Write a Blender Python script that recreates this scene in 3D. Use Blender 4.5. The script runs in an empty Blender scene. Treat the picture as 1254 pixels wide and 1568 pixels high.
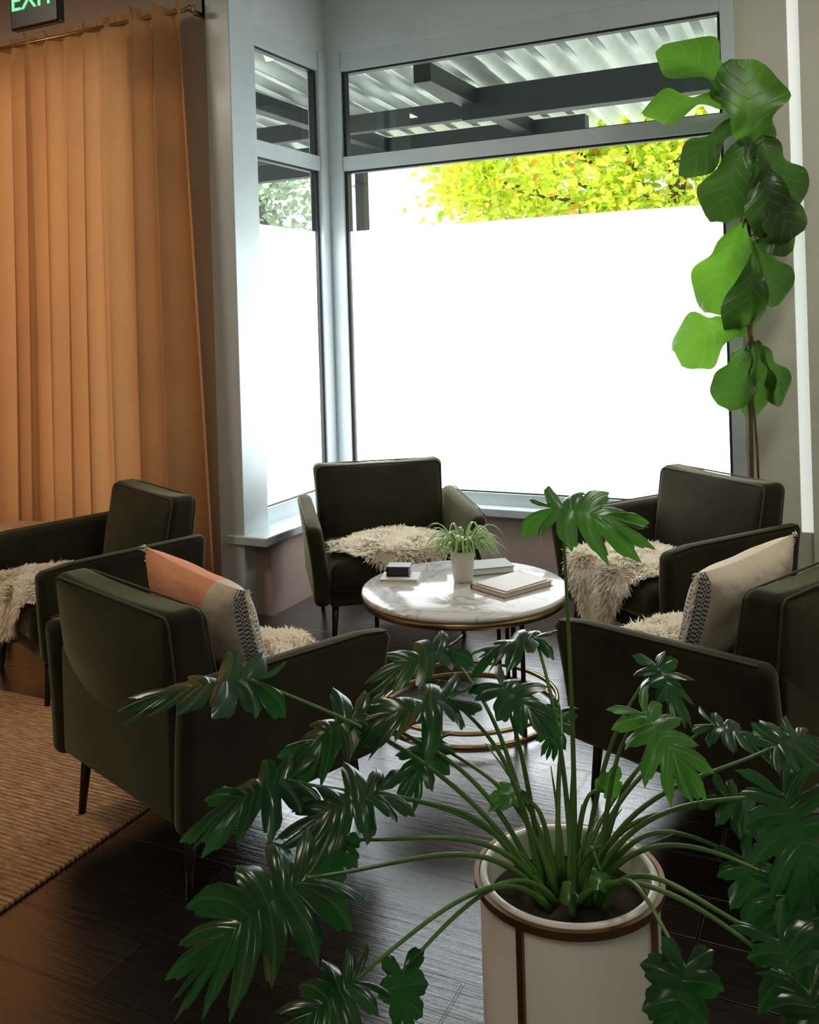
import bpy, math, random
from mathutils import Vector, Matrix
random.seed(7)
scene = bpy.context.scene
try:
    scene.view_settings.view_transform = 'Standard'
    scene.view_settings.look = 'None'
except Exception as e:
    print(e)
YAW = math.radians(25.8)
CY, SY = math.cos(YAW), math.sin(YAW)
def rm(x, y):
    """survey axes (origin at the tripod) -> room axes (origin at bay corner)"""
    a, b = x + .42, y - 6.1
    return (CY*a - SY*b, SY*a + CY*b)

# ---------------------------------------------------------------- materials
def new_mat(name):
    m = bpy.data.materials.new(name); m.use_nodes = True
    nt = m.node_tree
    return m, nt, nt.nodes['Principled BSDF'], nt.nodes['Material Output']
def setp(b, **k):
    for n, v in k.items():
        n = n.replace('_', ' ')
        if n in b.inputs: b.inputs[n].default_value = v
def simple(name, col, rough=.6, metal=0, var=.15, scale=8, bump=0, bscale=60, **kw):
    m, nt, b, o = new_mat(name)
    setp(b, Roughness=rough, Metallic=metal, **kw)
    tc = nt.nodes.new('ShaderNodeTexCoord')
    n = nt.nodes.new('ShaderNodeTexNoise'); n.inputs['Scale'].default_value = scale
    n.inputs['Detail'].default_value = 4
    nt.links.new(tc.outputs['Object'], n.inputs['Vector'])
    r = nt.nodes.new('ShaderNodeValToRGB')
    r.color_ramp.elements[0].position = .3; r.color_ramp.elements[1].position = .7
    r.color_ramp.elements[0].color = [c*(1-var) for c in col] + [1]
    r.color_ramp.elements[1].color = [min(1, c*(1+var)) for c in col] + [1]
    nt.links.new(n.outputs['Fac'], r.inputs['Fac'])
    nt.links.new(r.outputs['Color'], b.inputs['Base Color'])
    if bump:
        n2 = nt.nodes.new('ShaderNodeTexNoise'); n2.inputs['Scale'].default_value = bscale
        nt.links.new(tc.outputs['Object'], n2.inputs['Vector'])
        bp = nt.nodes.new('ShaderNodeBump'); bp.inputs['Strength'].default_value = bump
        bp.inputs['Distance'].default_value = .01
        nt.links.new(n2.outputs['Fac'], bp.inputs['Height'])
        nt.links.new(bp.outputs['Normal'], b.inputs['Normal'])
    return m
def add_translucent(m, col, fac):
    nt = m.node_tree; b = nt.nodes['Principled BSDF']; o = nt.nodes['Material Output']
    t = nt.nodes.new('ShaderNodeBsdfTranslucent')
    if isinstance(col, tuple): t.inputs['Color'].default_value = (*col, 1)
    else: nt.links.new(col, t.inputs['Color'])
    mx = nt.nodes.new('ShaderNodeMixShader'); mx.inputs['Fac'].default_value = fac
    nt.links.new(b.outputs[0], mx.inputs[1]); nt.links.new(t.outputs[0], mx.inputs[2])
    nt.links.new(mx.outputs[0], o.inputs['Surface'])

M_wall = simple('wall_paint', (.58,.57,.48), .8, var=.03, bump=.05)
M_walldk = simple('wall_paint_grey', (.48,.46,.40), .8, var=.03, bump=.05)
M_wallpink = simple('wall_paint_rose', (.48,.37,.31), .8, var=.03, bump=.05)
M_header = simple('header_paint', (.62,.67,.69), .25, var=.03)
M_ceil = simple('ceiling_paint', (.45,.42,.40), .8, var=.03)
M_frame = simple('aluminium_frame', (.58,.66,.68), .35, metal=.1, var=.03)
M_gasket = simple('gasket', (.01,.012,.013), .4)
M_velvet = simple('velvet', (.024,.023,.013), .9, var=.3, scale=5, bump=.15, bscale=200)
setp(M_velvet.node_tree.nodes['Principled BSDF'], Sheen_Weight=.65, Sheen_Roughness=.38, Specular_IOR_Level=.12)
M_velvet.node_tree.nodes['Principled BSDF'].inputs['Sheen Tint'].default_value = (.52,.50,.29,1)
M_pipe = simple('piping', (.05,.045,.024), .7)
M_leg = simple('black_metal', (.008,.008,.008), .4, metal=.3)
M_brass = simple('brass', (.42,.29,.12), .3, metal=1, var=.1)
M_fleece = simple('fleece', (.90,.85,.74), .9, var=.06, scale=12)
add_translucent(M_fleece, (.97,.90,.75), .35)
M_white = simple('white_ceramic', (.78,.75,.69), .35, var=.03)
M_soil = simple('soil', (.03,.02,.012), .95, var=.5, scale=40, bump=.6)
M_stem = simple('petiole', (.08,.19,.035), .3, var=.3, scale=6)
M_stemb = simple('bark', (.10,.06,.035), .8, var=.4, scale=20)
M_book1 = simple('book_black', (.01,.012,.014), .4)
M_book2 = simple('book_green', (.10,.14,.11), .5)
M_book3 = simple('book_tan', (.35,.24,.15), .5)
M_paper = simple('paper', (.75,.73,.68), .6, var=.04)
M_wood = simple('side_table_wood', (.45,.28,.16), .4, var=.2)
M_conc = simple('concrete', (.60,.60,.58), .9, var=.1)
M_beam = simple('beam_paint', (.016,.022,.022), .5)
M_roof = simple('corrugated_roof_sheet', (.72,.76,.73), .28, metal=.70, var=.06)

def floor_mat():
    m, nt, b, o = new_mat('dark_wood_planks')
    L = nt.links; N = nt.nodes.new
    tc = N('ShaderNodeTexCoord')
    br = N('ShaderNodeTexBrick')
    br.offset = .37; br.offset_frequency = 2
    br.inputs['Scale'].default_value = 1
    br.inputs['Brick Width'].default_value = 1.3; br.inputs['Row Height'].default_value = .19
    br.inputs['Mortar Size'].default_value = .004; br.inputs['Mortar Smooth'].default_value = .3
    br.inputs['Color1'].default_value = (.011,.009,.008,1); br.inputs['Color2'].default_value = (.024,.018,.016,1)
    br.inputs['Mortar'].default_value = (.002,.002,.002,1)
    L.new(tc.outputs['Object'], br.inputs['Vector'])
    mp = N('ShaderNodeMapping'); mp.inputs['Scale'].default_value = (1.5, 22, 1)
    L.new(tc.outputs['Object'], mp.inputs['Vector'])
    n = N('ShaderNodeTexNoise'); n.inputs['Scale'].default_value = 3; n.inputs['Detail'].default_value = 8; n.inputs['Roughness'].default_value=.65
    L.new(mp.outputs[0], n.inputs['Vector'])
    r = N('ShaderNodeValToRGB'); r.color_ramp.elements[0].color=(.35,.3,.3,1); r.color_ramp.elements[1].color=(1.3,1.2,1.1,1)
    r.color_ramp.elements[0].position=.3; r.color_ramp.elements[1].position=.75
    L.new(n.outputs['Fac'], r.inputs['Fac'])
    mx = N('ShaderNodeMix'); mx.data_type='RGBA'; mx.blend_type='MULTIPLY'; mx.inputs['Factor'].default_value=.8
    L.new(br.outputs['Color'], mx.inputs[6]); L.new(r.outputs['Color'], mx.inputs[7])
    L.new(mx.outputs[2], b.inputs['Base Color'])
    mr = N('ShaderNodeMapRange'); mr.inputs['To Min'].default_value=.12; mr.inputs['To Max'].default_value=.34
    L.new(n.outputs['Fac'], mr.inputs['Value']); L.new(mr.outputs[0], b.inputs['Roughness'])
    setp(b, Coat_Weight=1.0, Coat_Roughness=.09, Coat_IOR=1.85)
    a = N('ShaderNodeMath'); a.operation='MULTIPLY'; a.inputs[1].default_value=-1.2
    L.new(br.outputs['Fac'], a.inputs[0])
    a2 = N('ShaderNodeMath'); a2.operation='ADD'
    a3 = N('ShaderNodeMath'); a3.operation='MULTIPLY'; a3.inputs[1].default_value=.5
    L.new(n.outputs['Fac'], a3.inputs[0]); L.new(a.outputs[0], a2.inputs[0]); L.new(a3.outputs[0], a2.inputs[1])
    bp = N('ShaderNodeBump'); bp.inputs['Strength'].default_value=.6; bp.inputs['Distance'].default_value=.004
    L.new(a2.outputs[0], bp.inputs['Height']); L.new(bp.outputs[0], b.inputs['Normal']); L.new(bp.outputs[0], b.inputs['Coat Normal'])
    return m
M_floor = floor_mat()

def rug_mat():
    m, nt, b, o = new_mat('jute')
    L = nt.links; N = nt.nodes.new
    tc = N('ShaderNodeTexCoord')
    w = N('ShaderNodeTexWave'); w.bands_direction='Y'; w.inputs['Scale'].default_value=17
    w.inputs['Distortion'].default_value=1.5; w.inputs['Detail'].default_value=3; w.inputs['Detail Scale'].default_value=5
    L.new(tc.outputs['Object'], w.inputs['Vector'])
    mp = N('ShaderNodeMapping'); mp.inputs['Scale'].default_value=(5,26,1)
    L.new(tc.outputs['Object'], mp.inputs['Vector'])
    n = N('ShaderNodeTexNoise'); n.inputs['Scale'].default_value=3; n.inputs['Detail'].default_value=8; n.inputs['Roughness'].default_value=.7
    L.new(mp.outputs[0], n.inputs['Vector'])
    r = N('ShaderNodeValToRGB'); r.color_ramp.elements[0].color=(.19,.085,.035,1); r.color_ramp.elements[1].color=(.82,.46,.21,1)
    r.color_ramp.elements[0].position=.30; r.color_ramp.elements[1].position=.66
    L.new(n.outputs['Fac'], r.inputs['Fac'])
    mx = N('ShaderNodeMix'); mx.data_type='RGBA'; mx.blend_type='MULTIPLY'; mx.inputs['Factor'].default_value=.35
    L.new(r.outputs['Color'], mx.inputs[6]); L.new(w.outputs['Color'], mx.inputs[7])
    L.new(mx.outputs[2], b.inputs['Base Color']); b.inputs['Roughness'].default_value=.95
    bp = N('ShaderNodeBump'); bp.inputs['Strength'].default_value=.8; bp.inputs['Distance'].default_value=.01
    L.new(w.outputs['Fac'], bp.inputs['Height']); L.new(bp.outputs[0], b.inputs['Normal'])
    return m
M_rug = rug_mat()

def marble_mat():
    m, nt, b, o = new_mat('marble')
    L = nt.links; N = nt.nodes.new
    tc = N('ShaderNodeTexCoord')
    n = N('ShaderNodeTexNoise'); n.inputs['Scale'].default_value=4; n.inputs['Detail'].default_value=10; n.inputs['Distortion'].default_value=1.5
    L.new(tc.outputs['Object'], n.inputs['Vector'])
    r = N('ShaderNodeValToRGB'); e=r.color_ramp.elements
    e[0].position=.40; e[0].color=(.70,.69,.67,1); e[1].position=.62; e[1].color=(.68,.67,.65,1)
    x=e.new(.5); x.color=(.42,.42,.42,1); x=e.new(.47); x.color=(.70,.69,.67,1); x=e.new(.53); x.color=(.70,.69,.67,1)
    L.new(n.outputs['Fac'], r.inputs['Fac']); L.new(r.outputs['Color'], b.inputs['Base Color'])
    b.inputs['Roughness'].default_value=.12
    return m
M_marble = marble_mat()

def curtain_mat():
    m = simple('curtain_linen', (.62,.35,.15), .85, var=.1, scale=3, bump=.2, bscale=220)
    setp(m.node_tree.nodes['Principled BSDF'], Sheen_Weight=.2)
    add_translucent(m, (.85,.43,.17), .20)
    return m
M_curtain = curtain_mat()

def glow_mat(name, strength, c1=(.86,.93,.97), c2=(.97,.98,1.0)):
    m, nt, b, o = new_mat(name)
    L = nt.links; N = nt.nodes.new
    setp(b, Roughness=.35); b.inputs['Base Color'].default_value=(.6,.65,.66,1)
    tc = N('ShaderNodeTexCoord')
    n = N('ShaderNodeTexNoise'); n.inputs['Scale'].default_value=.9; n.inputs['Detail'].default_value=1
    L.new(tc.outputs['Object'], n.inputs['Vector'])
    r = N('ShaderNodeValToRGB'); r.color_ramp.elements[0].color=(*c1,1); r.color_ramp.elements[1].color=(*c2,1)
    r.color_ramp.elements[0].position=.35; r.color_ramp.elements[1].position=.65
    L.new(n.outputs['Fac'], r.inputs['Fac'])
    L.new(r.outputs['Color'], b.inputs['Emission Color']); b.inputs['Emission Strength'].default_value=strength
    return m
M_film_glow = glow_mat('frosted_film_glow', 5.4, (.62,.67,.70), (.95,.98,1.0))  # panes emit light themselves, standing in for daylight through frosted glass
M_film2_glow = glow_mat('frosted_film_glow_curtain_side', 1.5)  # weaker emission in the pane, backlights the curtain in place of daylight
M_film3_glow = glow_mat('frosted_strip_glow', .55, (.9,1,.9),(1,1,.95))  # faint emission replaces daylight in the narrow pane

def glass_mat():
    m, nt, b, o = new_mat('clear_glass')
    L = nt.links; N = nt.nodes.new
    t = N('ShaderNodeBsdfTransparent'); t.inputs[0].default_value=(.95,.98,.97,1)
    g = N('ShaderNodeBsdfGlossy'); g.inputs['Roughness'].default_value=.02
    mx = N('ShaderNodeMixShader'); mx.inputs[0].default_value=.04
    L.new(t.outputs[0], mx.inputs[1]); L.new(g.outputs[0], mx.inputs[2]); L.new(mx.outputs[0], o.inputs['Surface'])
    return m
M_glass = glass_mat()

def leaf_mat(name, dark, light, vein, trans, tf=.3, rough=.28, v0=.02, v1=.08):
    """uv.x = position across lobe (0-1, vein at .5), uv.y = distance from petiole"""
    m, nt, b, o = new_mat(name)
    L = nt.links; N = nt.nodes.new
    uv = N('ShaderNodeUVMap'); sp = N('ShaderNodeSeparateXYZ'); L.new(uv.outputs[0], sp.inputs[0])
    s = N('ShaderNodeMath'); s.operation='SUBTRACT'; s.inputs[1].default_value=.5; L.new(sp.outputs[0], s.inputs[0])
    ab = N('ShaderNodeMath'); ab.operation='ABSOLUTE'; L.new(s.outputs[0], ab.inputs[0])
    mr = N('ShaderNodeMapRange'); mr.inputs['From Min'].default_value=v0; mr.inputs['From Max'].default_value=v1
    mr.inputs['To Min'].default_value=1; mr.inputs['To Max'].default_value=0; L.new(ab.outputs[0], mr.inputs['Value'])
    tc = N('ShaderNodeTexCoord'); n = N('ShaderNodeTexNoise'); n.inputs['Scale'].default_value=7; n.inputs['Detail'].default_value=2
    L.new(tc.outputs['Object'], n.inputs['Vector'])
    r = N('ShaderNodeValToRGB'); r.color_ramp.elements[0].color=(*dark,1); r.color_ramp.elements[1].color=(*light,1)
    r.color_ramp.elements[0].position=.35; r.color_ramp.elements[1].position=.7
    L.new(n.outputs['Fac'], r.inputs['Fac'])
    mx = N('ShaderNodeMix'); mx.data_type='RGBA'; L.new(mr.outputs[0], mx.inputs[0])
    L.new(r.outputs['Color'], mx.inputs[6]); mx.inputs[7].default_value=(*vein,1)
    L.new(mx.outputs[2], b.inputs['Base Color']); b.inputs['Roughness'].default_value=rough
    bp = N('ShaderNodeBump'); bp.inputs['Strength'].default_value=.4; bp.inputs['Distance'].default_value=.003; bp.invert=True
    L.new(mr.outputs[0], bp.inputs['Height']); L.new(bp.outputs[0], b.inputs['Normal'])
    add_translucent(m, trans, tf)
    return m
M_leaf = leaf_mat('philodendron_leaf', (.006,.030,.012), (.014,.062,.018), (.03,.09,.03), (.05,.28,.04), .24, .22)
M_leafB = leaf_mat('philodendron_leaf_young', (.03,.12,.02), (.05,.18,.03), (.10,.26,.06), (.17,.52,.05), .35, .28)
M_fig = leaf_mat('fig_leaf', (.014,.038,.008), (.026,.07,.014), (.05,.11,.02), (.10,.26,.025), .26, .35, .02,.12)
M_figB = leaf_mat('fig_leaf_light', (.032,.10,.012), (.055,.15,.018), (.09,.20,.03), (.18,.44,.03), .40, .38, .02,.12)
M_spider = leaf_mat('spider_leaf', (.20,.34,.10), (.30,.45,.14), (.70,.75,.50), (.5,.7,.25), .3)

def foliage_mat(name, c1, c2, c3, tf):
    m, nt, b, o = new_mat(name)
    L = nt.links; N = nt.nodes.new
    n = N('ShaderNodeTexWhiteNoise')
    uv = N('ShaderNodeUVMap'); L.new(uv.outputs[0], n.inputs['Vector'])
    r = N('ShaderNodeValToRGB'); e=r.color_ramp.elements
    e[0].color=(*c1,1); e[1].color=(*c3,1); e[1].position=1; x=e.new(.5); x.color=(*c2,1); x=e.new(.90); x.color=(*c2,1); e[-1].position=.95
    L.new(n.outputs['Value'], r.inputs['Fac']); L.new(r.outputs['Color'], b.inputs['Base Color'])
    b.inputs['Roughness'].default_value=.5
    add_translucent(m, r.outputs['Color'], tf)
    return m
M_tree = foliage_mat('tree_foliage', (.20,.42,.02), (.90,1.0,.10), (.95,.30,.06), .5)
M_tree2 = foliage_mat('tree_foliage_dim', (.20,.30,.16), (.42,.52,.34), (.5,.55,.42), .4)

def pillow_mat(name, bands):
    m, nt, b, o = new_mat(name)
    L = nt.links; N = nt.nodes.new
    tc = N('ShaderNodeTexCoord'); sp = N('ShaderNodeSeparateXYZ'); L.new(tc.outputs['Object'], sp.inputs[0])
    mr = N('ShaderNodeMapRange'); mr.inputs['From Min'].default_value=-.275; mr.inputs['From Max'].default_value=.275
    L.new(sp.outputs[0], mr.inputs['Value'])
    r = N('ShaderNodeValToRGB'); r.color_ramp.interpolation='CONSTANT'; e=r.color_ramp.elements
    e[0].color=(*bands[0][1],1); e[0].position=0; e[1].position=bands[1][0]; e[1].color=(*bands[1][1],1)
    for p,c in bands[2:]:
        x=e.new(p); x.color=(*c,1)
    L.new(mr.outputs[0], r.inputs['Fac'])
    ck = N('ShaderNodeTexChecker'); ck.inputs['Scale'].default_value=130
    ck.inputs['Color1'].default_value=(.08,.08,.12,1); ck.inputs['Color2'].default_value=(.7,.68,.62,1)
    L.new(tc.outputs['Object'], ck.inputs['Vector'])
    gt = N('ShaderNodeMath'); gt.operation='GREATER_THAN'; gt.inputs[1].default_value=.94
    L.new(mr.outputs[0], gt.inputs[0])
    mx = N('ShaderNodeMix'); mx.data_type='RGBA'; L.new(gt.outputs[0], mx.inputs[0])
    L.new(r.outputs['Color'], mx.inputs[6]); L.new(ck.outputs['Color'], mx.inputs[7])
    L.new(mx.outputs[2], b.inputs['Base Color']); b.inputs['Roughness'].default_value=.9
    n2 = N('ShaderNodeTexNoise'); n2.inputs['Scale'].default_value=14; L.new(tc.outputs['Object'], n2.inputs['Vector'])
    bp = N('ShaderNodeBump'); bp.inputs['Strength'].default_value=.5; bp.inputs['Distance'].default_value=.02
    L.new(n2.outputs['Fac'], bp.inputs['Height']); L.new(bp.outputs[0], b.inputs['Normal'])
    return m
M_pillow1 = pillow_mat('pillow_peach_cream', [(0,(.78,.34,.18)),(.72,(.66,.56,.42))])
M_pillow2 = pillow_mat('pillow_cream', [(0,(.72,.63,.48)),(.5,(.74,.65,.51))])

# ---------------------------------------------------------------- mesh builder
class MB:
    def __init__(s): s.v=[]; s.f=[]; s.m=[]; s.uv=[]
    def add(s, v, f, mat=0, uv=None, xf=None):
        o=len(s.v)
        for p in v:
            p=Vector(p)
            if xf is not None: p = xf @ p
            s.v.append(p)
        s.uv += (uv if uv else [(.25,.5)]*len(v))
        for q in f: s.f.append([i+o for i in q]); s.m.append(mat)
    def mesh(s, name, mats, smooth=True):
        me=bpy.data.meshes.new(name); me.from_pydata([tuple(p) for p in s.v], [], s.f)
        for m in mats: me.materials.append(m)
        me.polygons.foreach_set('material_index', s.m)
        me.polygons.foreach_set('use_smooth', [smooth]*len(s.f))
        ul=me.uv_layers.new(name='UVMap')
        data=[]
        for l in me.loops: data += list(s.uv[l.vertex_index])
        ul.data.foreach_set('uv', data)
        me.update(); return me
def obj(name, me, loc=(0,0,0), rz=0, parent=None):
    o=bpy.data.objects.new(name, me); scene.collection.objects.link(o)
    o.location=loc; o.rotation_euler=(0,0,rz)
    if parent: o.parent=parent
    return o
def empty(name, loc=(0,0,0), rz=0):
    o=bpy.data.objects.new(name, None); o.empty_display_size=.1; scene.collection.objects.link(o)
    o.location=loc; o.rotation_euler=(0,0,rz); return o

def box(mb, x0,x1,y0,y1,z0,z1, mat=0, xf=None):
    v=[(x0,y0,z0),(x1,y0,z0),(x1,y1,z0),(x0,y1,z0),(x0,y0,z1),(x1,y0,z1),(x1,y1,z1),(x0,y1,z1)]
    f=[(3,2,1,0),(4,5,6,7),(0,1,5,4),(1,2,6,5),(2,3,7,6),(3,0,4,7)]
    mb.add(v,f,mat,xf=xf)
def lat(h,r,n):
    a=[-h+r*t for t in (0,.25,.5,.75)]
    m=[-h+r+(2*h-2*r)*i/n for i in range(n+1)]
    return a+m+[-x for x in reversed(a)]
def rbox(mb, sx,sy,sz,r,c=(0,0,0),n=6,mat=0,fn=None,xf=None):
    h=(sx/2,sy/2,sz/2); r=min(r,min(h)*.999)
    G=[lat(h[i],r,n) for i in range(3)]; K=len(G[0]); idx={}; V=[]; F=[]
    def vid(i,j,k):
        if (i,j,k) in idx: return idx[(i,j,k)]
        p=Vector((G[0][i],G[1][j],G[2][k]))
        q=Vector([max(-(h[a]-r),min(h[a]-r,p[a])) for a in range(3)])
        d=p-q
        if d.length>1e-9: p=q+d.normalized()*r
        if fn: p=Vector(fn(p.x,p.y,p.z))
        idx[(i,j,k)]=len(V); V.append(p+Vector(c)); return idx[(i,j,k)]
    e=K-1
    for a in range(e):
        for b in range(e):
            F.append([vid(a,b,0),vid(a,b+1,0),vid(a+1,b+1,0),vid(a+1,b,0)])
            F.append([vid(a,b,e),vid(a+1,b,e),vid(a+1,b+1,e),vid(a,b+1,e)])
            F.append([vid(a,0,b),vid(a+1,0,b),vid(a+1,0,b+1),vid(a,0,b+1)])
            F.append([vid(a,e,b),vid(a,e,b+1),vid(a+1,e,b+1),vid(a+1,e,b)])
            F.append([vid(0,a,b),vid(0,a,b+1),vid(0,a+1,b+1),vid(0,a+1,b)])
            F.append([vid(e,a,b),vid(e,a+1,b),vid(e,a+1,b+1),vid(e,a,b+1)])
    mb.add(V,F,mat,xf=xf)
def tube(mb, pts, rad, seg=8, mat=0, closed=False, cap=True):
    pts=[Vector(p) for p in pts]; n=len(pts); V=[]; F=[]
    if not hasattr(rad,'__len__'): rad=[rad]*n
    up=None
    for i,p in enumerate(pts):
        if closed: t=(pts[(i+1)%n]-pts[i-1])
        else: t=pts[min(i+1,n-1)]-pts[max(i-1,0)]
        t.normalize()
        if up is None:
            up=Vector((0,0,1)) if abs(t.z)<.9 else Vector((1,0,0))
        a=(up-t*up.dot(t)).normalized(); b=t.cross(a); up=a
        for k in range(seg):
            an=2*math.pi*k/seg
            V.append(p+(a*math.cos(an)+b*math.sin(an))*rad[i])
    m=n if closed else n-1
    for i in range(m):
        for k in range(seg):
            j=(i+1)%n
            F.append([i*seg+k,i*seg+(k+1)%seg,j*seg+(k+1)%seg,j*seg+k])
    if cap and not closed:
        F.append(list(range(seg))[::-1]); F.append([(n-1)*seg+k for k in range(seg)])
    mb.add(V,F,mat)
def lathe(mb, prof, seg=64, mat=0, c=(0,0,0)):
    V=[];F=[]
    for r,z in prof:
        for k in range(seg):
            a=2*math.pi*k/seg; V.append((c[0]+r*math.cos(a),c[1]+r*math.sin(a),c[2]+z))
    for i in range(len(prof)-1):
        for k in range(seg):
            F.append([i*seg+k,i*seg+(k+1)%seg,(i+1)*seg+(k+1)%seg,(i+1)*seg+k])
    mb.add(V,F,mat)
def frame(base,d,n):
    x=Vector(d).normalized(); n=Vector(n); z=(n-x*n.dot(x)).normalized(); y=z.cross(x)
    M=Matrix.Identity(4)
    for i in range(3): M[i][0]=x[i]; M[i][1]=y[i]; M[i][2]=z[i]; M[i][3]=base[i]
    return M

# ---------------------------------------------------------------- room shell
CEIL=3.75
def wallobj(name, boxes, mats, smooth=False):
    mb=MB()
    for b in boxes: box(mb,*b)
    return obj(name, mb.mesh(name,mats,smooth))
wallobj('floor', [(-4.4,4.9,-8.0,.15,-.1,0,0)], [M_floor])
wallobj('ceiling', [(-4.4,4.9,-8.0,.15,CEIL,CEIL+.15,0)], [M_ceil])
wallobj('wall_north', [(-.25,2.40,-.06,.12,0,.42,1),(-.25,4.9,-.05,.12,3.30,CEIL,0),
    (2.44,2.695,-.04,.12,0,3.30,2),(2.755,4.9,-.04,.12,0,3.30,2),(2.695,2.755,0,.12,0,.42,2)], [M_header,M_wallpink,M_wall])
wallobj('wall_bay_left', [(-.25,.08,-1.02,-.06,0,.40,1),(-.25,-.06,-1.05,-.05,3.30,CEIL,0)], [M_header,M_wallpink])
wallobj('wall_curtain_side', [(-.62,-.17,-1.05,-.90,0,CEIL,0),(-4.4,-.62,-1.05,-.90,3.15,CEIL,1),(-4.4,-.62,-1.05,-.90,0,.4,1),
    (-4.4,-3.5,-1.05,-.90,.4,3.15,1)], [M_walldk,M_wallpink])
wallobj('wall_west', [(-4.55,-4.4,-8.0,-.9,0,CEIL,0)], [M_wallpink])
wallobj('wall_east', [(4.9,5.05,-8.0,.12,0,CEIL,0)], [M_wall])
wallobj('wall_south', [(-4.55,5.05,-8.15,-8.0,0,CEIL,0)], [M_wall])
mb=MB(); rbox(mb,2.60,.16,.05,.008,c=(1.14,-.06,.445)); rbox(mb,.26,1.09,.05,.008,c=(0,-.59,.445-.02))
obj('trim_sill', mb.mesh('trim_sill',[M_frame],False))
wallobj('baseboard_north', [(.08,2.44,-.075,-.06,0,.10,0)], [M_wallpink])
mb=MB(); rbox(mb,.16,.235,CEIL,.006,c=(-.10,-1.0025,CEIL/2),n=2,mat=0); obj('trim_bay_post', mb.mesh('trim_bay_post',[M_frame],False))

def window_y0():
    e=empty('window_1')
    mb=MB()
    z0,z1=.47,3.30
    for b in [(-.08,.045,-.05,.06,z0,z1),(2.37,2.44,-.05,.06,z0,z1),(.045,2.37,-.04,.06,z0,.54),(.045,2.37,-.04,.06,3.18,z1),
              (.045,2.37,-.04,.06,2.545,2.635)]:
        box(mb,*b)
    obj('frame', mb.mesh('w1_frame',[M_frame],False), parent=e)
    g=MB()
    for (a,b) in [(.54,2.545),(2.635,3.18)]:
        box(g,.045,.068,-.02,.03,a,b); box(g,2.352,2.37,-.02,.03,a,b)
        box(g,.068,2.352,-.02,.03,b-.014,b); box(g,.068,2.352,-.02,.03,a,a+.008)
    obj('gasket', g.mesh('w1_gasket',[M_gasket],False), parent=e)
    f=MB(); box(f,.068,2.352,.0,.006,.545,2.16); obj('frosted_pane', f.mesh('w1_film',[M_film_glow],False), parent=e)
    c=MB(); box(c,.068,2.352,.0,.006,2.16,2.54); box(c,.068,2.352,.0,.006,2.64,3.175)
    obj('clear_pane', c.mesh('w1_glass',[M_glass],False), parent=e)
window_y0()
def window_x0():
    e=empty('window_2')
    mb=MB()
    z0,z1=.45,3.30
    for b in [(-.14,-.05,-.14,-.05,z0,z1),(-.14,-.06,-.885,-.14,z0,.54),(-.14,-.06,-.885,-.14,3.18,z1),
              (-.14,-.06,-.885,-.14,2.545,2.635)]:
        box(mb,*b)
    obj('frame', mb.mesh('w2_frame',[M_frame],False), parent=e)
    g=MB()
    for (a,b) in [(.54,2.545),(2.635,3.18)]:
        box(g,-.12,-.08,-.165,-.14,a,b); box(g,-.12,-.08,-.885,-.875,a,b)
        box(g,-.12,-.08,-.875,-.165,b-.014,b); box(g,-.12,-.08,-.875,-.165,a,a+.008)
    obj('gasket', g.mesh('w2_gasket',[M_gasket],False), parent=e)
    f=MB(); box(f,-.106,-.1,-.875,-.165,.545,2.16); obj('frosted_pane', f.mesh('w2_film',[M_film_glow],False), parent=e)
    c=MB(); box(c,-.106,-.1,-.875,-.165,2.16,2.54); box(c,-.106,-.1,-.875,-.165,2.64,3.175)
    obj('clear_pane', c.mesh('w2_glass',[M_glass],False), parent=e)
window_x0()
e=empty('window_3'); mb=MB(); box(mb,-3.5,-.62,-.98,-.97,.4,3.15); obj('frosted_pane', mb.mesh('w3_film',[M_film2_glow],False), parent=e)
mb=MB()
for x in (-3.5,-2.1,-.70): box(mb,x,x+.08,-1.03,-.96,.4,3.15)
obj('frame', mb.mesh('w3_frame',[M_frame],False), parent=e)
e=empty('window_4'); mb=MB(); box(mb,2.695,2.755,.02,.03,.42,3.30); obj('frosted_pane', mb.mesh('w4_film',[M_film3_glow],False), parent=e)

# ---------------------------------------------------------------- curtain
def curtain(name, xa, xb, flare, y0=-1.19):
    mb=MB(); nx=int(abs(xb-xa)/.005); nz=60; V=[];F=[]; ph=random.random()*6
    for j in range(nz+1):
        t=j/nz; z=3.34+(.06-3.34)*t
        for i in range(nx+1):
            s=i/nx; x=xa+(xb-xa)*s
            fx = x + flare*t*max(0,(1-s*6)) if flare else x
            arg=2*math.pi*x/.165+ph+1.1*math.sin(x*5.3)+.4*math.sin(x*13+t*1.2)
            sw=math.sin(arg); w=.100*sw*(.85+.3*math.sin(x*4+2)) + .006*math.sin(2*math.pi*x/.061+1.3+t*1.5)
            amp=.60+.40*t
            if z>3.22:
                k=(z-3.22)/.12; amp*=(1-.55*math.sin(k*math.pi)); w+=.016*math.sin(2*math.pi*x/.033+2*math.sin(x*9))*k*1.2
            y=y0-.03+w*amp*.8+.012*math.sin(3*t+x*4)
            fx+=.018*math.sin(2*arg)*amp
            zz=z+(.018*math.sin(2*math.pi*x/.145+1) if j==0 else 0)
            V.append((fx,y,zz))
    for j in range(nz):
        for i in range(nx):
            a=j*(nx+1)+i; F.append([a,a+1,a+nx+2,a+nx+1])
    mb.add(V,F); return obj(name, mb.mesh(name,[M_curtain]))
curtain('curtain', -.25, -1.42, .11)
curtain('curtain', -1.39, -3.4, 0, -1.175)
e=empty('curtain_rod', (0,-1.22,3.29)); mb=MB(); tube(mb,[(-3.4,0,0),(-.21,0,0)],.012,12); 
lathe(mb,[(0,-.02),(.018,-.015),(.024,0),(.018,.015),(0,.02)],16,c=(-.19,0,0))
for x in (-.215,-1.41,-3.2): box(mb,x-.008,x+.008,-.01,.17,-.012,.012)
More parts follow.
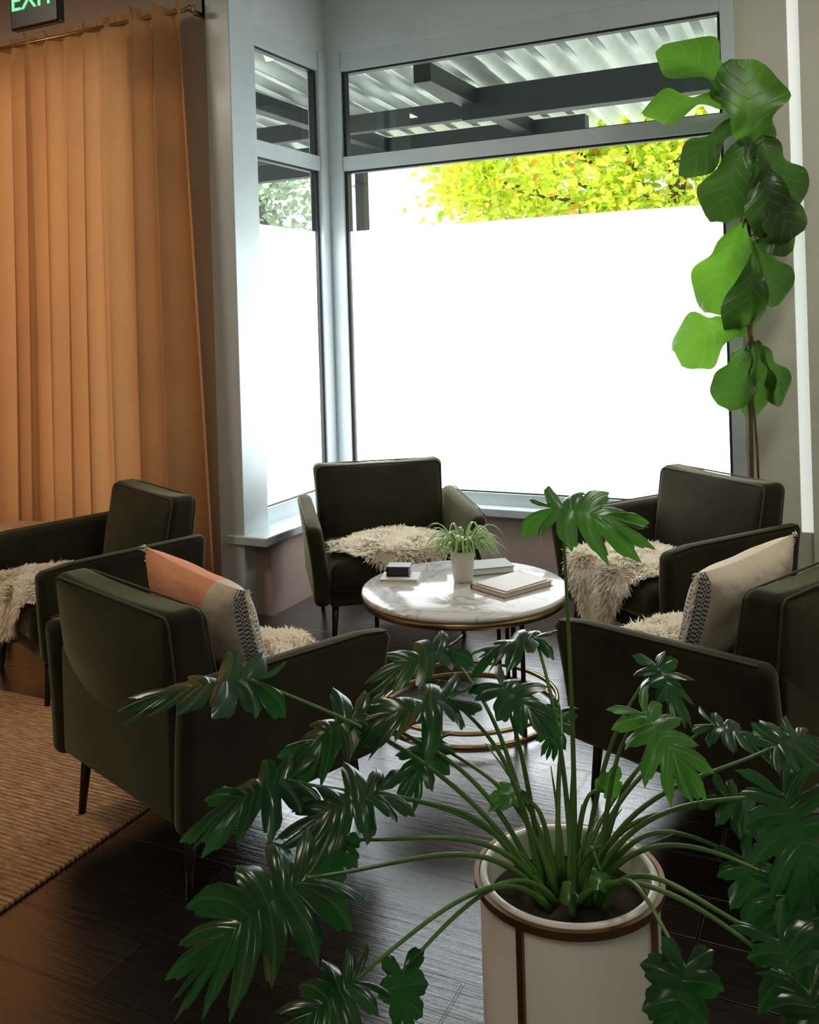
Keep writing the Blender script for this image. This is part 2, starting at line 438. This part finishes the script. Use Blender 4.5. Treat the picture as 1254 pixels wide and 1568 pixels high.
obj('rod', mb.mesh('rod',[M_brass]), parent=e)

# ---------------------------------------------------------------- exit sign
ex,ey=rm(-1.84,4.8)
e=empty('exit_sign',(ex,ey,3.235)); mb=MB(); rbox(mb,.33,.05,.22,.012,n=2); box(mb,-.01,.01,-.01,.01,.10,CEIL-3.235)
obj('housing', mb.mesh('exit_housing',[M_leg],False), parent=e)
M_exit=glow_mat('exit_green',1.0,(.0,.75,.2),(.0,.85,.25))
fc=bpy.data.curves.new('exit_text','FONT'); fc.body='EXIT'; fc.size=.15; fc.extrude=.003; fc.align_x='CENTER'; fc.align_y='CENTER'
fc.materials.append(M_exit); t=bpy.data.objects.new('lettering',fc); scene.collection.objects.link(t); t.parent=e
t.location=(0,-.028,.03); t.rotation_euler=(math.pi/2,0,0)

# ---------------------------------------------------------------- armchair meshes
def chair_meshes():
    res={}
    mb=MB()
    for sgn in (-1,1):
        def fn(x,y,z,s=sgn):
            k=(z+.21)/.42
            z2=z-(y*.03+ max(0,y-.25)*.12)*max(0,k)
            return (x+s*.040*k*k, y-.03*(1-k)*(y>0)*y/.38, z2)
        rbox(mb,.080,.76,.42,.034,c=(sgn*.375,0,.415),n=7,fn=fn)
        pts=[]
        for i in range(15):
            y=-.35+.70*i/14
            x,yy,z=fn(sgn*.028,y,.208); pts.append((x+sgn*.375,yy,z+.415))
        tube(mb,pts,.004,6,1)
    rbox(mb,.68,.68,.09,.02,c=(0,.0,.245),n=4)
    rbox(mb,.68,.06,.36,.02,c=(0,-.34,.40),n=4)
    res['shell']=mb.mesh('armchair_shell',[M_velvet,M_pipe])
    mb=MB()
    def seat(x,y,z):
        if z>0: z+=.03*max(0,1-(x/.335)**2)*max(0,1-(y/.31)**2)
        return (x,y,z)
    rbox(mb,.665,.60,.15,.05,c=(0,.075,.345),n=8,fn=seat)
    res['seat_cushion']=mb.mesh('armchair_seat',[M_velvet,M_pipe])
    mb=MB()
    def back(x,y,z):
        u=max(0,1-(x/.35)**2); w=max(0,1-(z/.24)**2)
        y+= (1 if y>0 else -1)*.035*u*w
        z-= .016*(1-(x/.35)**2)*(z>0)
        x*= 1+.05*(z>0)*z/.24
        y*= 1-.25*max(0,z)/.24
        y-= (z+.24)*.16
        return (x,y,z)
    rbox(mb,.69,.16,.47,.04,c=(0,-.245,.575),n=9,fn=back)
    for yy in (-.072,.072):
        path=[]; hx,hz,r=.335,.225,.035
        for cx,cz,a0 in ((hx-r,hz-r,0),(-hx+r,hz-r,90),(-hx+r,-hz+r,180),(hx-r,-hz+r,270)):
            for q in range(6):
                a=math.radians(a0+q*18); x,z=cx+r*math.cos(a),cz+r*math.sin(a)
                p=back(x,yy,z); path.append((p[0],p[1]-.245,p[2]+.575))
        tube(mb,path,.004,6,1,closed=True)
    res['back_cushion']=mb.mesh('armchair_back',[M_velvet,M_pipe])
    mb=MB()
    for sx in (-1,1):
        for sy in (-1,1):
            tube(mb,[(sx*.31,sy*.30,.215),(sx*.325,sy*.32,0)],[.018,.011],12)
    res['legs']=mb.mesh('armchair_legs',[M_leg])
    return res
CH=chair_meshes()
def place_chair(px,py,facing):
    x,y=rm(px,py); e=empty('armchair',(x,y,0),math.radians(facing-90)+YAW)
    for k,me in CH.items(): obj(k,me,parent=e)
    return e
chairs=dict(A=(-.15,4.99,-80), B=(-.665,3.095,45), C=(1.18,4.43,205), D=(1.017,3.10,130.5), E=(-1.53,4.44,219))
for k,v in chairs.items(): place_chair(*v)

# ---------------------------------------------------------------- sheepskins
def fleece_mesh(name, y0, y1, wx, seed, side=0, n=7500):
    rnd=random.Random(seed)
    SEAT=.455
    def surf(a,r):
        R=1+.10*math.sin(3*a+seed)+.07*math.sin(5*a+2*seed)
        x=wx*r*R*math.cos(a)+side; yy=(y0+y1)/2+(y1-y0)/2*r*R*math.sin(a)
        z=SEAT+.025*(1-r*r)+.008*math.sin(x*22+seed)*math.sin(yy*25)
        x=max(-.315,min(.315,x))
        lim=.375
        if yy>lim:
            ex=yy-lim; z-= max(0,ex)*1.0; yy=lim+.03*min(1,ex*12)
        return Vector((x,yy,z))
    mb=MB(); V=[];F=[];S=36;Rn=9
    for i in range(Rn+1):
        for k in range(S):
            V.append(surf(2*math.pi*k/S,i/Rn)+Vector((0,0,rnd.uniform(-.004,.006))))
    for i in range(Rn):
        for k in range(S): F.append([i*S+k,(i+1)*S+k,(i+1)*S+(k+1)%S,i*S+(k+1)%S])
    mb.add(V,F)
    for q in range(n):
        a=rnd.uniform(0,2*math.pi); r=math.sqrt(rnd.random())*1.02
        p=surf(a,r); p2=surf(a,r+.03); out=(p2-p)
        front = p.z<SEAT-.03
        nrm=Vector((0,1,.1)) if front else Vector((0,0,1))
        sw=Vector((math.sin(p.y*31+p.x*17+seed),math.cos(p.x*29-p.y*13),0))*.7
        dr=(nrm*.45+sw+Vector((rnd.gauss(0,.3),rnd.gauss(0,.3),rnd.gauss(0,.1)+(-.9 if front else 0)))+out.normalized()*(.8*r*r if out.length>1e-6 else 0)).normalized()
        L=rnd.uniform(.024,.045); w=rnd.uniform(.003,.006)
        sd=dr.cross(Vector((rnd.gauss(0,.3),rnd.gauss(0,.3),1))).normalized()
        cv=Vector((rnd.gauss(0,.4),rnd.gauss(0,.4),-.35))
        vs=[]
        for t,ww in ((0,1),(.4,.9),(.75,.6)):
            c=p+dr*L*t+cv*L*t*t*.5; vs+= [c-sd*w*ww, c+sd*w*ww]
        vs.append(p+dr*L+cv*L*.5)
        mb.add(vs,[(0,1,3,2),(2,3,5,4),(4,5,6)])
    return mb.mesh(name,[M_fleece])
def place_on(name,me,key,loc=(0,0,0)):
    px,py,fa=chairs[key]; x,y=rm(px,py); an=math.radians(fa-90)+YAW
    lx,ly=loc[0],loc[1]
    return obj(name,me,(x+lx*math.cos(an)-ly*math.sin(an), y+lx*math.sin(an)+ly*math.cos(an), loc[2]),an)
place_on('sheepskin_throw',fleece_mesh('fleeceA',-.12,.44,.28,1),'A')
place_on('sheepskin_throw',fleece_mesh('fleeceB',.02,.46,.28,2),'B')
place_on('sheepskin_throw',fleece_mesh('fleeceC',-.10,.62,.28,3,side=.03,n=10000),'C')
place_on('sheepskin_throw',fleece_mesh('fleeceD',.02,.46,.28,4),'D')
place_on('sheepskin_throw',fleece_mesh('fleeceE',-.05,.58,.28,5,n=9000),'E')

# ---------------------------------------------------------------- pillows
def pillow_mesh(name, mat, w=.55,h=.37,T=.17, fringe=True):
    mb=MB(); n=28
    for sg in (-1,1):
        V=[];F=[]
        for j in range(n+1):
            for i in range(n+1):
                a=-1+2*i/n; b=-1+2*j/n
                x=a*w/2*(.95+.05*b*b); z=b*h/2*(.91+.09*a*a)
                t=T/2*(max(0,(1-abs(a)**3)*(1-abs(b)**3)))**.55
                t+= .006*math.sin(a*7+b*5)*(1-a*a)*(1-b*b)
                V.append((x,sg*t,z))
        for j in range(n):
            for i in range(n):
                k=j*(n+1)+i; q=[k,k+1,k+n+2,k+n+1]
                F.append(q if sg<0 else q[::-1])
        mb.add(V,F,0)
    if fringe:
        for i in range(70):
            for side in (-1,1):
                b=-1+2*i/69; x0=side*w/2*(.95+.05*b*b); z=b*h/2
                tube(mb,[(x0,0,z),(x0+side*.012,random.uniform(-.008,.008),z+random.uniform(-.006,.006)),(x0+side*.022,random.uniform(-.012,.012),z+random.uniform(-.012,.008))],[.003,.0025,.001],5,1)
    return mb.mesh(name,[mat,M_fleece])
def place_pillow(name,me,key,loc,rot,tilt,roll=0):
    o=place_on(name,me,key,loc); an=o.rotation_euler[2]
    o.rotation_euler=(Matrix.Rotation(an+rot,4,'Z')@Matrix.Rotation(tilt,4,'X')@Matrix.Rotation(roll,4,'Y')).to_euler(); return o
place_pillow('throw_pillow',pillow_mesh('pillowB',M_pillow1),'B',(.015,-.045,.655),0,math.radians(18),math.radians(6))
place_pillow('throw_pillow',pillow_mesh('pillowD',M_pillow2),'D',(-.03,-.045,.650),math.pi,math.radians(-18),math.radians(3))

# ---------------------------------------------------------------- coffee table
tx,ty=rm(.19,3.86)
e=empty('coffee_table',(tx,ty,0),YAW)
mb=MB(); lathe(mb,[(0,.478),(.41,.478),(.418,.482),(.42,.489),(.418,.496),(.41,.50),(0,.50)],96)
obj('marble_top',mb.mesh('marble_top',[M_marble]),parent=e)
mb=MB(); lathe(mb,[(.385,.452),(.412,.452),(.412,.4779),(.385,.4779)],96); lathe(mb,[(0,.470),(.40,.470)],64)
for z in (.006,.055):
    lathe(mb,[(.356,z-.006),(.370,z-.006),(.370,z+.006),(.356,z+.006),(.356,z-.006)],96)
obj('brass_rings',mb.mesh('brass_rings',[M_brass]),parent=e)
mb=MB()
for a in (-60,60,180):
    for da in (-3.2,3.2):
        an=math.radians(a+da); c,s=math.cos(an)*.36,math.sin(an)*.36
        box(mb,c-.008,c+.008,s-.008,s+.008,0,.47)
obj('legs',mb.mesh('table_legs',[M_leg],False),parent=e)
def on_table(name,mb,mats,rx,ry,rz,z=.5,smooth=False):
    x,y=rm(.19+rx,3.86+ry); return obj(name,mb.mesh(name,mats,smooth),(x,y,z),YAW+math.radians(rz))
def book(w,d,h):
    mb=MB(); rbox(mb,w,d,.003,.001,c=(0,0,.0015),n=1); rbox(mb,w,d,.003,.001,c=(0,0,h-.0015),n=1)
    rbox(mb,.004,d,h,.0015,c=(-w/2+.002,0,h/2),n=1); rbox(mb,w-.012,d-.01,h-.006,.001,c=(0,0,h/2),n=1,mat=1)
    return mb
on_table('book',book(.16,.12,.014),[M_paper,M_paper],-.26,.13,-8)
on_table('card_box',book(.10,.075,.042),[M_book1,M_book1],-.265,.145,-8,z=.5142)
on_table('book',book(.19,.14,.03),[M_book2,M_paper],.12,.22,12)
on_table('book',book(.20,.27,.022),[M_book3,M_paper],.19,-.04,-52)
mb=MB(); rbox(mb,.17,.235,.003,.001,n=1); on_table('magazine',mb,[M_paper],.19,-.04,-50,z=.5237)

# spider plant
sx,sy=rm(.19,3.93); e=empty('spider_plant',(sx,sy,.5),YAW)
mb=MB(); lathe(mb,[(0,0),(.036,0),(.040,.004),(.052,.125),(.052,.13),(.047,.13),(.044,.11),(0,.11)],40)
obj('pot',mb.mesh('spider_pot',[M_white]),parent=e)
mb=MB(); rnd=random.Random(3)
for i in range(110):
    a=rnd.uniform(0,2*math.pi); L=rnd.uniform(.16,.31); up=rnd.uniform(1.0,2.2); w=rnd.uniform(.005,.008)
    d=Vector((math.cos(a),math.sin(a),0)); sd=Vector((-d.y,d.x,0)); V=[];UV=[];F=[]
    for k in range(9):
        t=k/8; hor=L*.62*t*(1.1-.1*t); z=L*(up*t*.75-1.15*up*.62*t*t)
        c=d*(.012+hor)+Vector((0,0,.11+z)); ww=w*(1-t**2.5)*(.6+.4*min(1,t*5))+.0004
        V+=[c-sd*ww,c+Vector((0,0,-ww*.5)),c+sd*ww]; UV+=[(0.0,t),(.5,t),(1.0,t)]
    for k in range(8):
        F+=[[k*3,k*3+1,k*3+4,k*3+3],[k*3+1,k*3+2,k*3+5,k*3+4]]
    mb.add(V,F,0,UV)
obj('leaves',mb.mesh('spider_leaves',[M_spider]),parent=e)

x,y=rm(-2.16,4.98); e=empty('side_table',(x,y,0))
mb=MB(); lathe(mb,[(0,.52),(.21,.52),(.22,.53),(.22,.54),(.21,.55),(0,.55)],48); obj('top',mb.mesh('side_top',[M_wood]),parent=e)
mb=MB(); lathe(mb,[(.02,0.015),(.02,.52)],16); lathe(mb,[(0,0),(.14,0),(.14,.012),(0,.015)],32); obj('pedestal',mb.mesh('side_ped',[M_leg]),parent=e)

mb=MB(); rbox(mb,4.2,2.3,.012,.005,n=4); obj('jute_rug',mb.mesh('jute_rug',[M_rug],False),(-1.25,-3.50,.006))

# ---------------------------------------------------------------- philodendron
PX,PY=.2535,1.69
def phil_leaf(mb, base, d, n, L, nl=6, droop=.28, mat=0, rs=.44, seed=0, sharp=.55):
    """pinnately lobed blade: lobes leave a midrib and radiate outward"""
    rnd=random.Random(seed*13+5); M=frame(base,d,n)
    tot=2*nl+1; span=math.radians(158); D=2*span/tot; m=10; K=6
    V=[];UV=[];F=[]; cols=[]
    lob=[rnd.uniform(.84,1.08) for _ in range(tot)]; lz=[rnd.uniform(-.20,.08) for _ in range(tot)]
    tw=[rnd.uniform(-.07,.07) for _ in range(tot)]; fold=rnd.uniform(.05,.25)
    for l in range(tot):
        for s in range(m if l<tot-1 else m+1):
            cols.append((l,s/m))
    def mid(ph):
        g=((1+math.cos(ph))/2)
        return L*(.10+.50*g**1.3), L*(.36+.06*math.sin(abs(ph))+.02*math.cos(ph))
    for k in range(K+1):
        rho=k/K
        for (l,f) in cols:
            ph=-span+(l+f)*D; cen=-span+(l+.5)*D
            c,env=mid(ph)
            lo=lob[l]
            if f<.2 and l>0: lo=lo*(.5+f*2.5)+lob[l-1]*(.5-f*2.5)
            if f>.8 and l<tot-1: lo=lo*(.5+(1-f)*2.5)+lob[l+1]*(.5-(1-f)*2.5)
            big = 1.0 if (l%2==0) else .92
            edge=rs+(1-rs)*max(0,math.sin(math.pi*f))**sharp
            edge*=1+.06*math.cos((f-.5)*math.pi*5)*(1 if .15<f<.85 else 0)
            r=env*lo*big*edge*rho
            outer=r/env
            pp=cen+(ph-cen)*(1-.42*max(0,outer-rs))
            pp-= math.copysign(.20,cen)*outer*outer if abs(cen)>.05 else 0
            cc,_=mid(cen+(ph-cen)*(1-.35*max(0,outer-rs)))
            x=cc+r*math.cos(pp); y=r*math.sin(pp)
            q=math.hypot(x,y)/L; u=2*f-1
            z=-droop*L*(x*abs(x)/L/L+1.2*(y/L)**2) + fold*abs(y)*(1-1.2*q) - .06*L*outer*u*u \
              + lz[l]*L*outer*outer*.8 + tw[l]*L*u*outer*1.6 + .012*L*math.sin(7*f+5*l)*outer
            V.append(M@Vector((x,y,z))); UV.append((f,rho))
    W=len(cols)
    for k in range(K):
        for i in range(W-1):
            F.append([k*W+i,k*W+i+1,(k+1)*W+i+1,(k+1)*W+i])
    mb.add(V,F,mat,UV)
def bez(p0,p1,p2,p3,n=18):
    return [p0*(1-t)**3+p1*3*t*(1-t)**2+p2*3*t*t*(1-t)+p3*t**3 for t in [i/n for i in range(n+1)]]
leaves=[ # attach x,y,z (survey metres) ; direction ; normal ; length ; bright ; lobes
((.232,1.76,1.238),(.92,-.33,.06),(-.05,-.50,.86),.205,1,6),
((-.285,1.75,.938),(-1,-.10,.10),(.05,-.12,.99),.27,0,6),
((-.085,1.75,.877),(-.94,-.15,-.22),(-.18,-.35,.90),.22,0,6),
((.075,1.70,.915),(-1,0,-.03),(0,-.25,.96),.22,0,6),
((.073,1.90,.935),(-1,-.1,-.08),(0,-.28,.95),.19,0,5),
((.25,1.90,.950),(-.85,.2,-.05),(0,-.25,.97),.16,0,5),
((.134,1.75,.926),(.6,-.7,-.15),(0,-.35,.92),.16,0,5),
((.024,1.80,.806),(-.4,-.8,-.3),(0,-.4,.9),.14,0,5),
((.443,1.80,.937),(.2,-.8,-.3),(0,-.4,.85),.13,0,5),
((.364,1.60,.933),(.45,-.7,-.40),(.1,-.55,.80),.165,1,6),
((.524,1.75,.836),(.8,-.4,-.05),(0,-.25,.95),.13,0,5),
((.582,1.60,.850),(.75,.4,.15),(-.1,-.6,.78),.16,0,5),
((.56,1.50,.85),(.25,-.45,-.80),(.1,-.9,.45),.21,0,7),
((-.215,1.65,.805),(-.94,-.2,-.08),(-.08,-.28,.95),.21,0,6),
((-.055,1.60,.805),(-.97,-.25,-.05),(0,-.28,.95),.21,0,6),
((-.149,1.40,.790),(-.88,-.32,-.26),(-.20,-.52,.82),.28,0,7),
((-.094,1.40,.632),(-.85,-.4,-.20),(0,-.40,.9),.16,0,6),
((-.042,1.45,.611),(.1,-.3,-.9),(0,-.9,.4),.10,0,3),
((.367,1.35,.68),(-.25,-.4,-.8),(0,-.9,.5),.14,0,4),
((.489,1.35,.715),(.3,-.5,-.6),(.1,-.8,.6),.17,0,5),
((.182,1.75,.726),(-.5,-.5,.1),(0,-.5,.85),.08,1,3),
((.528,1.70,.73),(.6,-.3,-.25),(0,-.4,.9),.14,0,5),
((-.129,1.55,.76),(-.6,-.2,-.6),(-.3,-.6,.6),.11,0,4),
((.566,1.50,.70),(.4,-.3,-.8),(.1,-.8,.5),.19,0,6),
((.545,1.65,.657),(.3,-.3,-.6),(.1,-.7,.6),.16,0,5),
((.514,1.30,.674),(.2,-.5,-.7),(.1,-.8,.5),.16,0,5),
((.288,1.93,.80),(-.3,-.5,-.4),(0,-.5,.8),.11,0,5),
((.33,1.75,.71),(.3,-.3,.6),(0,-.8,.4),.06,1,1),
((.47,1.85,.77),(.5,.2,-.2),(0,-.5,.8),.13,0,5),
((.30,1.62,.645),(-.3,-.8,.1),(0,-.5,.9),.05,1,2),
]
ox,oy=rm(PX,PY)
plant=empty('potted_philodendron',(ox,oy,0),YAW)
LM=MB(); SM=MB(); rnd=random.Random(11)
for i,(b,d,n,L,br,nl) in enumerate(leaves):
    b=Vector((b[0]-PX,b[1]-PY,b[2])); phil_leaf(LM,b,d,n,L,nl=nl,mat=br,seed=i,droop=.33 if i not in (1,15) else (.24 if i==1 else .38), rs=.42 if nl>4 else .66)
    h=Vector((b.x,b.y,0)); a=math.atan2(b.y,b.x)+rnd.uniform(-.5,.5); r0=rnd.uniform(.02,.07)
    p0=Vector((r0*math.cos(a),r0*math.sin(a),.56)); dz=b.z-p0.z
    dn=Vector(d).normalized(); tip=b+dn*L*(.10 if i else .20)
    if i==0:
        p0=Vector((.015,.03,.56)); p1=p0+Vector((.01,0,.25)); p2=tip+Vector((.005,0,-.2))
    else:
        p1=p0+h*.25+Vector((0,0,.12+.35*max(0,dz)))
        p2=b-h*.30+Vector((0,0,-.02-.15*max(0,dz)+ (.06 if dz<.15 else 0)))
    pts=bez(p0,p1,p2,tip); N=len(pts)
    rr=.0055
    tube(SM,pts,[rr+(.0025-rr)*k/(N-1) if k>1 else rr*1.3 for k in range(N)],8,0)
for i in range(18):
    a=rnd.uniform(0,2*math.pi); r=rnd.uniform(.01,.06); hgt=rnd.uniform(.08,.22)
    p0=Vector((r*math.cos(a),r*math.sin(a),.56)); sp=rnd.uniform(.3,1.2)
    pts=[p0+Vector((math.cos(a)*sp*hgt*t*t,math.sin(a)*sp*hgt*t*t,hgt*t)) for t in [k/8 for k in range(9)]]
    tube(SM,pts,[.007*(1-t*.85) for t in [k/8 for k in range(9)]],7,0)
tube(SM,[(0,0,.50),(.005,0,.55),(.0,.01,.58)],[.03,.025,.010],12,0)
obj('leaves',LM.mesh('phil_leaves',[M_leaf,M_leafB]),parent=plant)
obj('petioles',SM.mesh('phil_petioles',[M_stem,M_stemb]),parent=plant)
mb=MB(); R=.158
lathe(mb,[(0,.16),(R-.02,.16),(R-.004,.168),(R,.18),(R,.60),(R-.003,.605),(R-.012,.605),(R-.015,.60),(R-.015,.50)],96)
obj('planter',mb.mesh('phil_planter',[M_white]),parent=plant)
mb=MB(); lathe(mb,[(0,.555),(R-.014,.55)],48); obj('soil',mb.mesh('phil_soil',[M_soil]),parent=plant)
mb=MB()
lathe(mb,[(R+.001,.588),(R+.010,.588),(R+.010,.602),(R+.001,.602),(R+.001,.588)],96)
lathe(mb,[(R+.001,.13),(R+.010,.13),(R+.010,.155),(R-.05,.155),(R-.05,.13),(R+.001,.13)],96)
for a in (-129,-39,51,141):
    M=Matrix.Rotation(math.radians(a),4,'Z'); box(mb,R+.001,R+.008,-.006,.006,0,.60,xf=M)
obj('stand',mb.mesh('phil_stand',[simple('bronze',(.20,.11,.05),.35,metal=.9)],False),parent=plant)

# ---------------------------------------------------------------- fiddle leaf fig
def fig_leaf(mb, base, d, n, L, W, mat, seed):
    rnd=random.Random(seed+40); M=frame(base,d,n); nu,nv=20,14; V=[];UV=[];F=[]; ph=rnd.uniform(0,6); dr=rnd.uniform(.2,.5); asym=rnd.uniform(-.12,.12)
    for i in range(nu+1):
        t=i/nu; w=W*(math.sin(math.pi*min(1,t*.93+.035)**1.30)**.6)*(.76+.32*t)*(1-.26*math.exp(-((t-.38)/.13)**2))
        w*=1+.05*math.sin(t*17+ph)
        for j in range(nv+1):
            s=-1+2*j/nv
            z=-dr*L*t*t + .30*abs(s)*w*(1-.8*t) + .07*L*math.sin(t*10+ph+s*1.5)*s*s - .25*w*s*s*t
            V.append(M@Vector((t*L,s*w*(1+asym*s)+.04*L*math.sin(t*3+ph),z)))
            UV.append((t*6-abs(s)*1.6+.2,s))
    for i in range(nu):
        for j in range(nv):
            a=i*(nv+1)+j; F.append([a,a+nv+1,a+nv+2,a+1])
    mb.add(V,F,mat,UV)
for mm in (M_fig,M_figB):
    nt=mm.node_tree
    sp=[n for n in nt.nodes if n.bl_idname=='ShaderNodeSeparateXYZ'][0]
    sub=[n for n in nt.nodes if n.bl_idname=='ShaderNodeMath' and n.operation=='SUBTRACT'][0]
    fr=nt.nodes.new('ShaderNodeMath'); fr.operation='FRACT'; nt.links.new(sp.outputs[0],fr.inputs[0]); nt.links.new(fr.outputs[0],sub.inputs[0])
FX,FY=1.67,4.70
fx,fy=rm(FX,FY); fig=empty('fiddle_leaf_fig',(fx,fy,0),YAW)
mb=MB(); lathe(mb,[(0,0),(.09,0),(.10,.01),(.12,.32),(.12,.33),(.11,.33),(.105,.29),(0,.29)],48); obj('pot',mb.mesh('fig_pot',[M_white]),parent=fig)
mb=MB()
tube(mb,[(.0,0,.29),(.005,.01,.8),(.01,0,1.3),(.03,0,1.8),(.02,0,2.2),(.03,.01,2.55),(-.01,0,2.8)],[.016,.014,.012,.011,.009,.008,.005],8)
tube(mb,[(.05,.02,.29),(.035,.0,.9),(.02,.01,1.25)],[.006,.006,.006],6)
LB=MB()
figs=[
((-.02,0,2.63),(-.58,-.1,.74),(.35,-.9,.3),.40,.19,1),
((-.03,0,2.62),(-1,-.1,.06),(.0,-.7,.7),.40,.12,1),
((.0,-.03,2.33),(.04,-.15,1),(-.1,-1,-.1),.46,.19,1),
((.08,0,2.34),(.38,.1,1),(.5,-.8,0),.40,.12,0),
((.02,0,2.54),(-.80,-.1,-.48),(-.3,-.7,.6),.36,.11,0),
((.02,-.02,2.46),(-.34,-.2,-.9),(-.3,-.9,.2),.40,.14,0),
((.06,-.02,2.46),(.38,-.3,-.85),(.2,-.9,.3),.38,.17,0),
((.04,-.05,2.34),(.25,-.35,-.90),(.1,-.9,.3),.35,.14,0),
((.05,-.02,2.22),(.45,-.35,-.65),(.1,-.9,.3),.30,.14,0),
((.04,0,2.08),(.42,-.3,-.45),(.1,-.9,.4),.24,.11,0),
((.01,0,2.04),(-.34,-.1,-.9),(-.3,-.95,.1),.45,.16,1),
((.02,-.04,1.90),(-.08,-.2,-.95),(.1,-1,.1),.40,.12,0),
((.05,0,1.96),(.34,-.1,-.95),(.2,-1,.1),.34,.12,0),
((.0,0,1.51),(-.95,-.1,-.18),(-.1,-.8,.55),.31,.16,1),
((.0,-.02,1.43),(-.42,-.2,-.85),(-.1,-1,.2),.31,.11,0),
((.02,-.02,1.46),(.10,-.2,-.95),(.1,-1,.1),.36,.10,0),
((.04,0,1.43),(.50,-.1,-.85),(.3,-.9,.2),.32,.09,0),
]
for i,(b,d,n,L,W,br) in enumerate(figs):
    b=Vector(b); fig_leaf(LB,b+Vector(d).normalized()*.03,d,n,L,W,br,i)
    tube(mb,[(.015,0,b.z-.02),b,b+Vector(d).normalized()*.05],[.004,.004,.003],6)
obj('trunk',mb.mesh('fig_trunk',[M_stemb]),parent=fig)
obj('leaves',LB.mesh('fig_leaves',[M_fig,M_figB]),parent=fig)

# ---------------------------------------------------------------- outside
e=empty('patio_canopy'); mb=MB(); V=[];F=[]; nx=1050; x0,x1=-4.0,6.5
for j,yy in enumerate((.13,3.0)):
    for i in range(nx+1):
        x=x0+(x1-x0)*i/nx; t=(x/.21)%1
        h=0 if t<.28 else ((t-.28)/.22 if t<.5 else (1 if t<.78 else (1-t)/.22))
        V.append((x,yy,(3.38 if j==0 else 3.20)+.11*h))
for i in range(nx): F.append([i,i+1,nx+2+i,nx+1+i])
mb.add(V,F); obj('corrugated_roof',mb.mesh('roofing',[M_roof],False),parent=e)
mb=MB(); box(mb,.45,6.5,1.0,1.12,3.00,3.22); box(mb,-4.0,1.0,2.3,2.42,2.95,3.22); box(mb,.45,.57,.2,2.3,3.10,3.22); box(mb,-.9,-.8,.2,2.3,3.10,3.22)
box(mb,-1.17,-1.08,2.32,2.41,0,2.95); box(mb,6.3,6.42,1.0,1.12,0,3.00); box(mb,-4.0,.45,1.3,1.38,3.08,3.22)
obj('beams',mb.mesh('canopy_beams',[M_beam],False),parent=e)
wallobj('ground_outside', [(-14,14,.16,22,-.12,-.02,0)], [M_conc])
def tree(name, cx,cy,cz, rx,ry,rz, n, mat, seed, size):
    rnd=random.Random(seed); X,Y=rm(cx,cy); e=empty(name,(X,Y,0),YAW); mb=MB()
    cl=[(Vector((rnd.uniform(-1,1)*rx,rnd.uniform(-1,1)*ry,rnd.uniform(-1,1)*rz)),rnd.uniform(.30,.6)) for _ in range(70)]
    for i in range(n):
        c,r=rnd.choice(cl); p=c+Vector((rnd.gauss(0,r*.5),rnd.gauss(0,r*.5),rnd.gauss(0,r*.4)))+Vector((0,0,cz))
        d=Vector((rnd.gauss(0,1),rnd.gauss(0,1),rnd.gauss(-.2,.6))); nn=Vector((rnd.gauss(0,1),rnd.gauss(-.5,1),rnd.gauss(.6,.7)))
        M=frame(p,d,nn); L=size*rnd.uniform(.7,1.3); w=L*.3; u=(rnd.random(),rnd.random())
        mb.add([M@Vector(q) for q in ((0,0,0),(L*.4,-w,.0),(L,0,-.1*L),(L*.4,w,.0))],[(0,1,2,3)],0,[u]*4)
    obj('foliage',mb.mesh(name+'_f',[mat],False),parent=e)
    mb=MB(); tube(mb,[(0,0,-.02),(.05,0,1.2),(0,.1,2.2),(.1,0,cz)],[.14,.11,.10,.05],10)
    for q in range(14):
        c=cl[q][0]+Vector((0,0,cz)); tube(mb,[(0,.1,2.0+q*.05),c*.5+Vector((0,0,1.3)),c],[.05,.03,.012],6)
    obj('trunk',mb.mesh(name+'_t',[M_stemb]),parent=e)
tree('street_tree',3.3,11.8,3.75,2.45,1.2,1.2,30000,M_tree,5,.12)
tree('street_tree',-1.9,11.5,3.1,.55,.6,.6,1800,M_tree2,6,.12)

# ---------------------------------------------------------------- light
w=bpy.data.worlds.new('sky'); scene.world=w; w.use_nodes=True
bg=w.node_tree.nodes['Background']; bg.inputs[0].default_value=(.90,.97,1,1); bg.inputs[1].default_value=2.3
s=bpy.data.lights.new('sun','SUN'); s.energy=7; s.angle=.02; s.color=(1,.95,.85)
so=bpy.data.objects.new('sun',s); scene.collection.objects.link(so)
so.rotation_euler=(math.radians(42),0,math.radians(-15))
def area(name,loc,size,power,col):
    l=bpy.data.lights.new(name,'AREA'); l.energy=power; l.size=size; l.color=col
    o=bpy.data.objects.new(name,l); scene.collection.objects.link(o); o.location=loc; return o
area('unseen_ceiling_light',(-1.6,-3.4,3.72),.8,50,(1,.82,.62))
area('unseen_ceiling_light',(2.6,-6.3,3.72),1.4,30,(1,.9,.78))  # added fill behind the camera, no fixture, lifts the planter front
area('unseen_ceiling_light',(3.4,-1.9,3.72),.8,34,(1,.95,.85))  # added fill without a fixture, brightens the pier right of the window

# ---------------------------------------------------------------- camera
cam=bpy.data.cameras.new('camera'); co=bpy.data.objects.new('camera',cam); scene.collection.objects.link(co)
cx,cy=rm(0,0)
co.matrix_world=Matrix.Translation((cx,cy,1.6))@Matrix.Rotation(YAW,4,'Z')@Matrix.Rotation(math.pi/2,4,'X')@Matrix.Rotation(-.03,4,'Z')
cam.sensor_fit='HORIZONTAL'; cam.sensor_width=24; cam.lens=24*1450/1254; cam.shift_y=-298/1254; cam.clip_start=.05
scene.camera=co
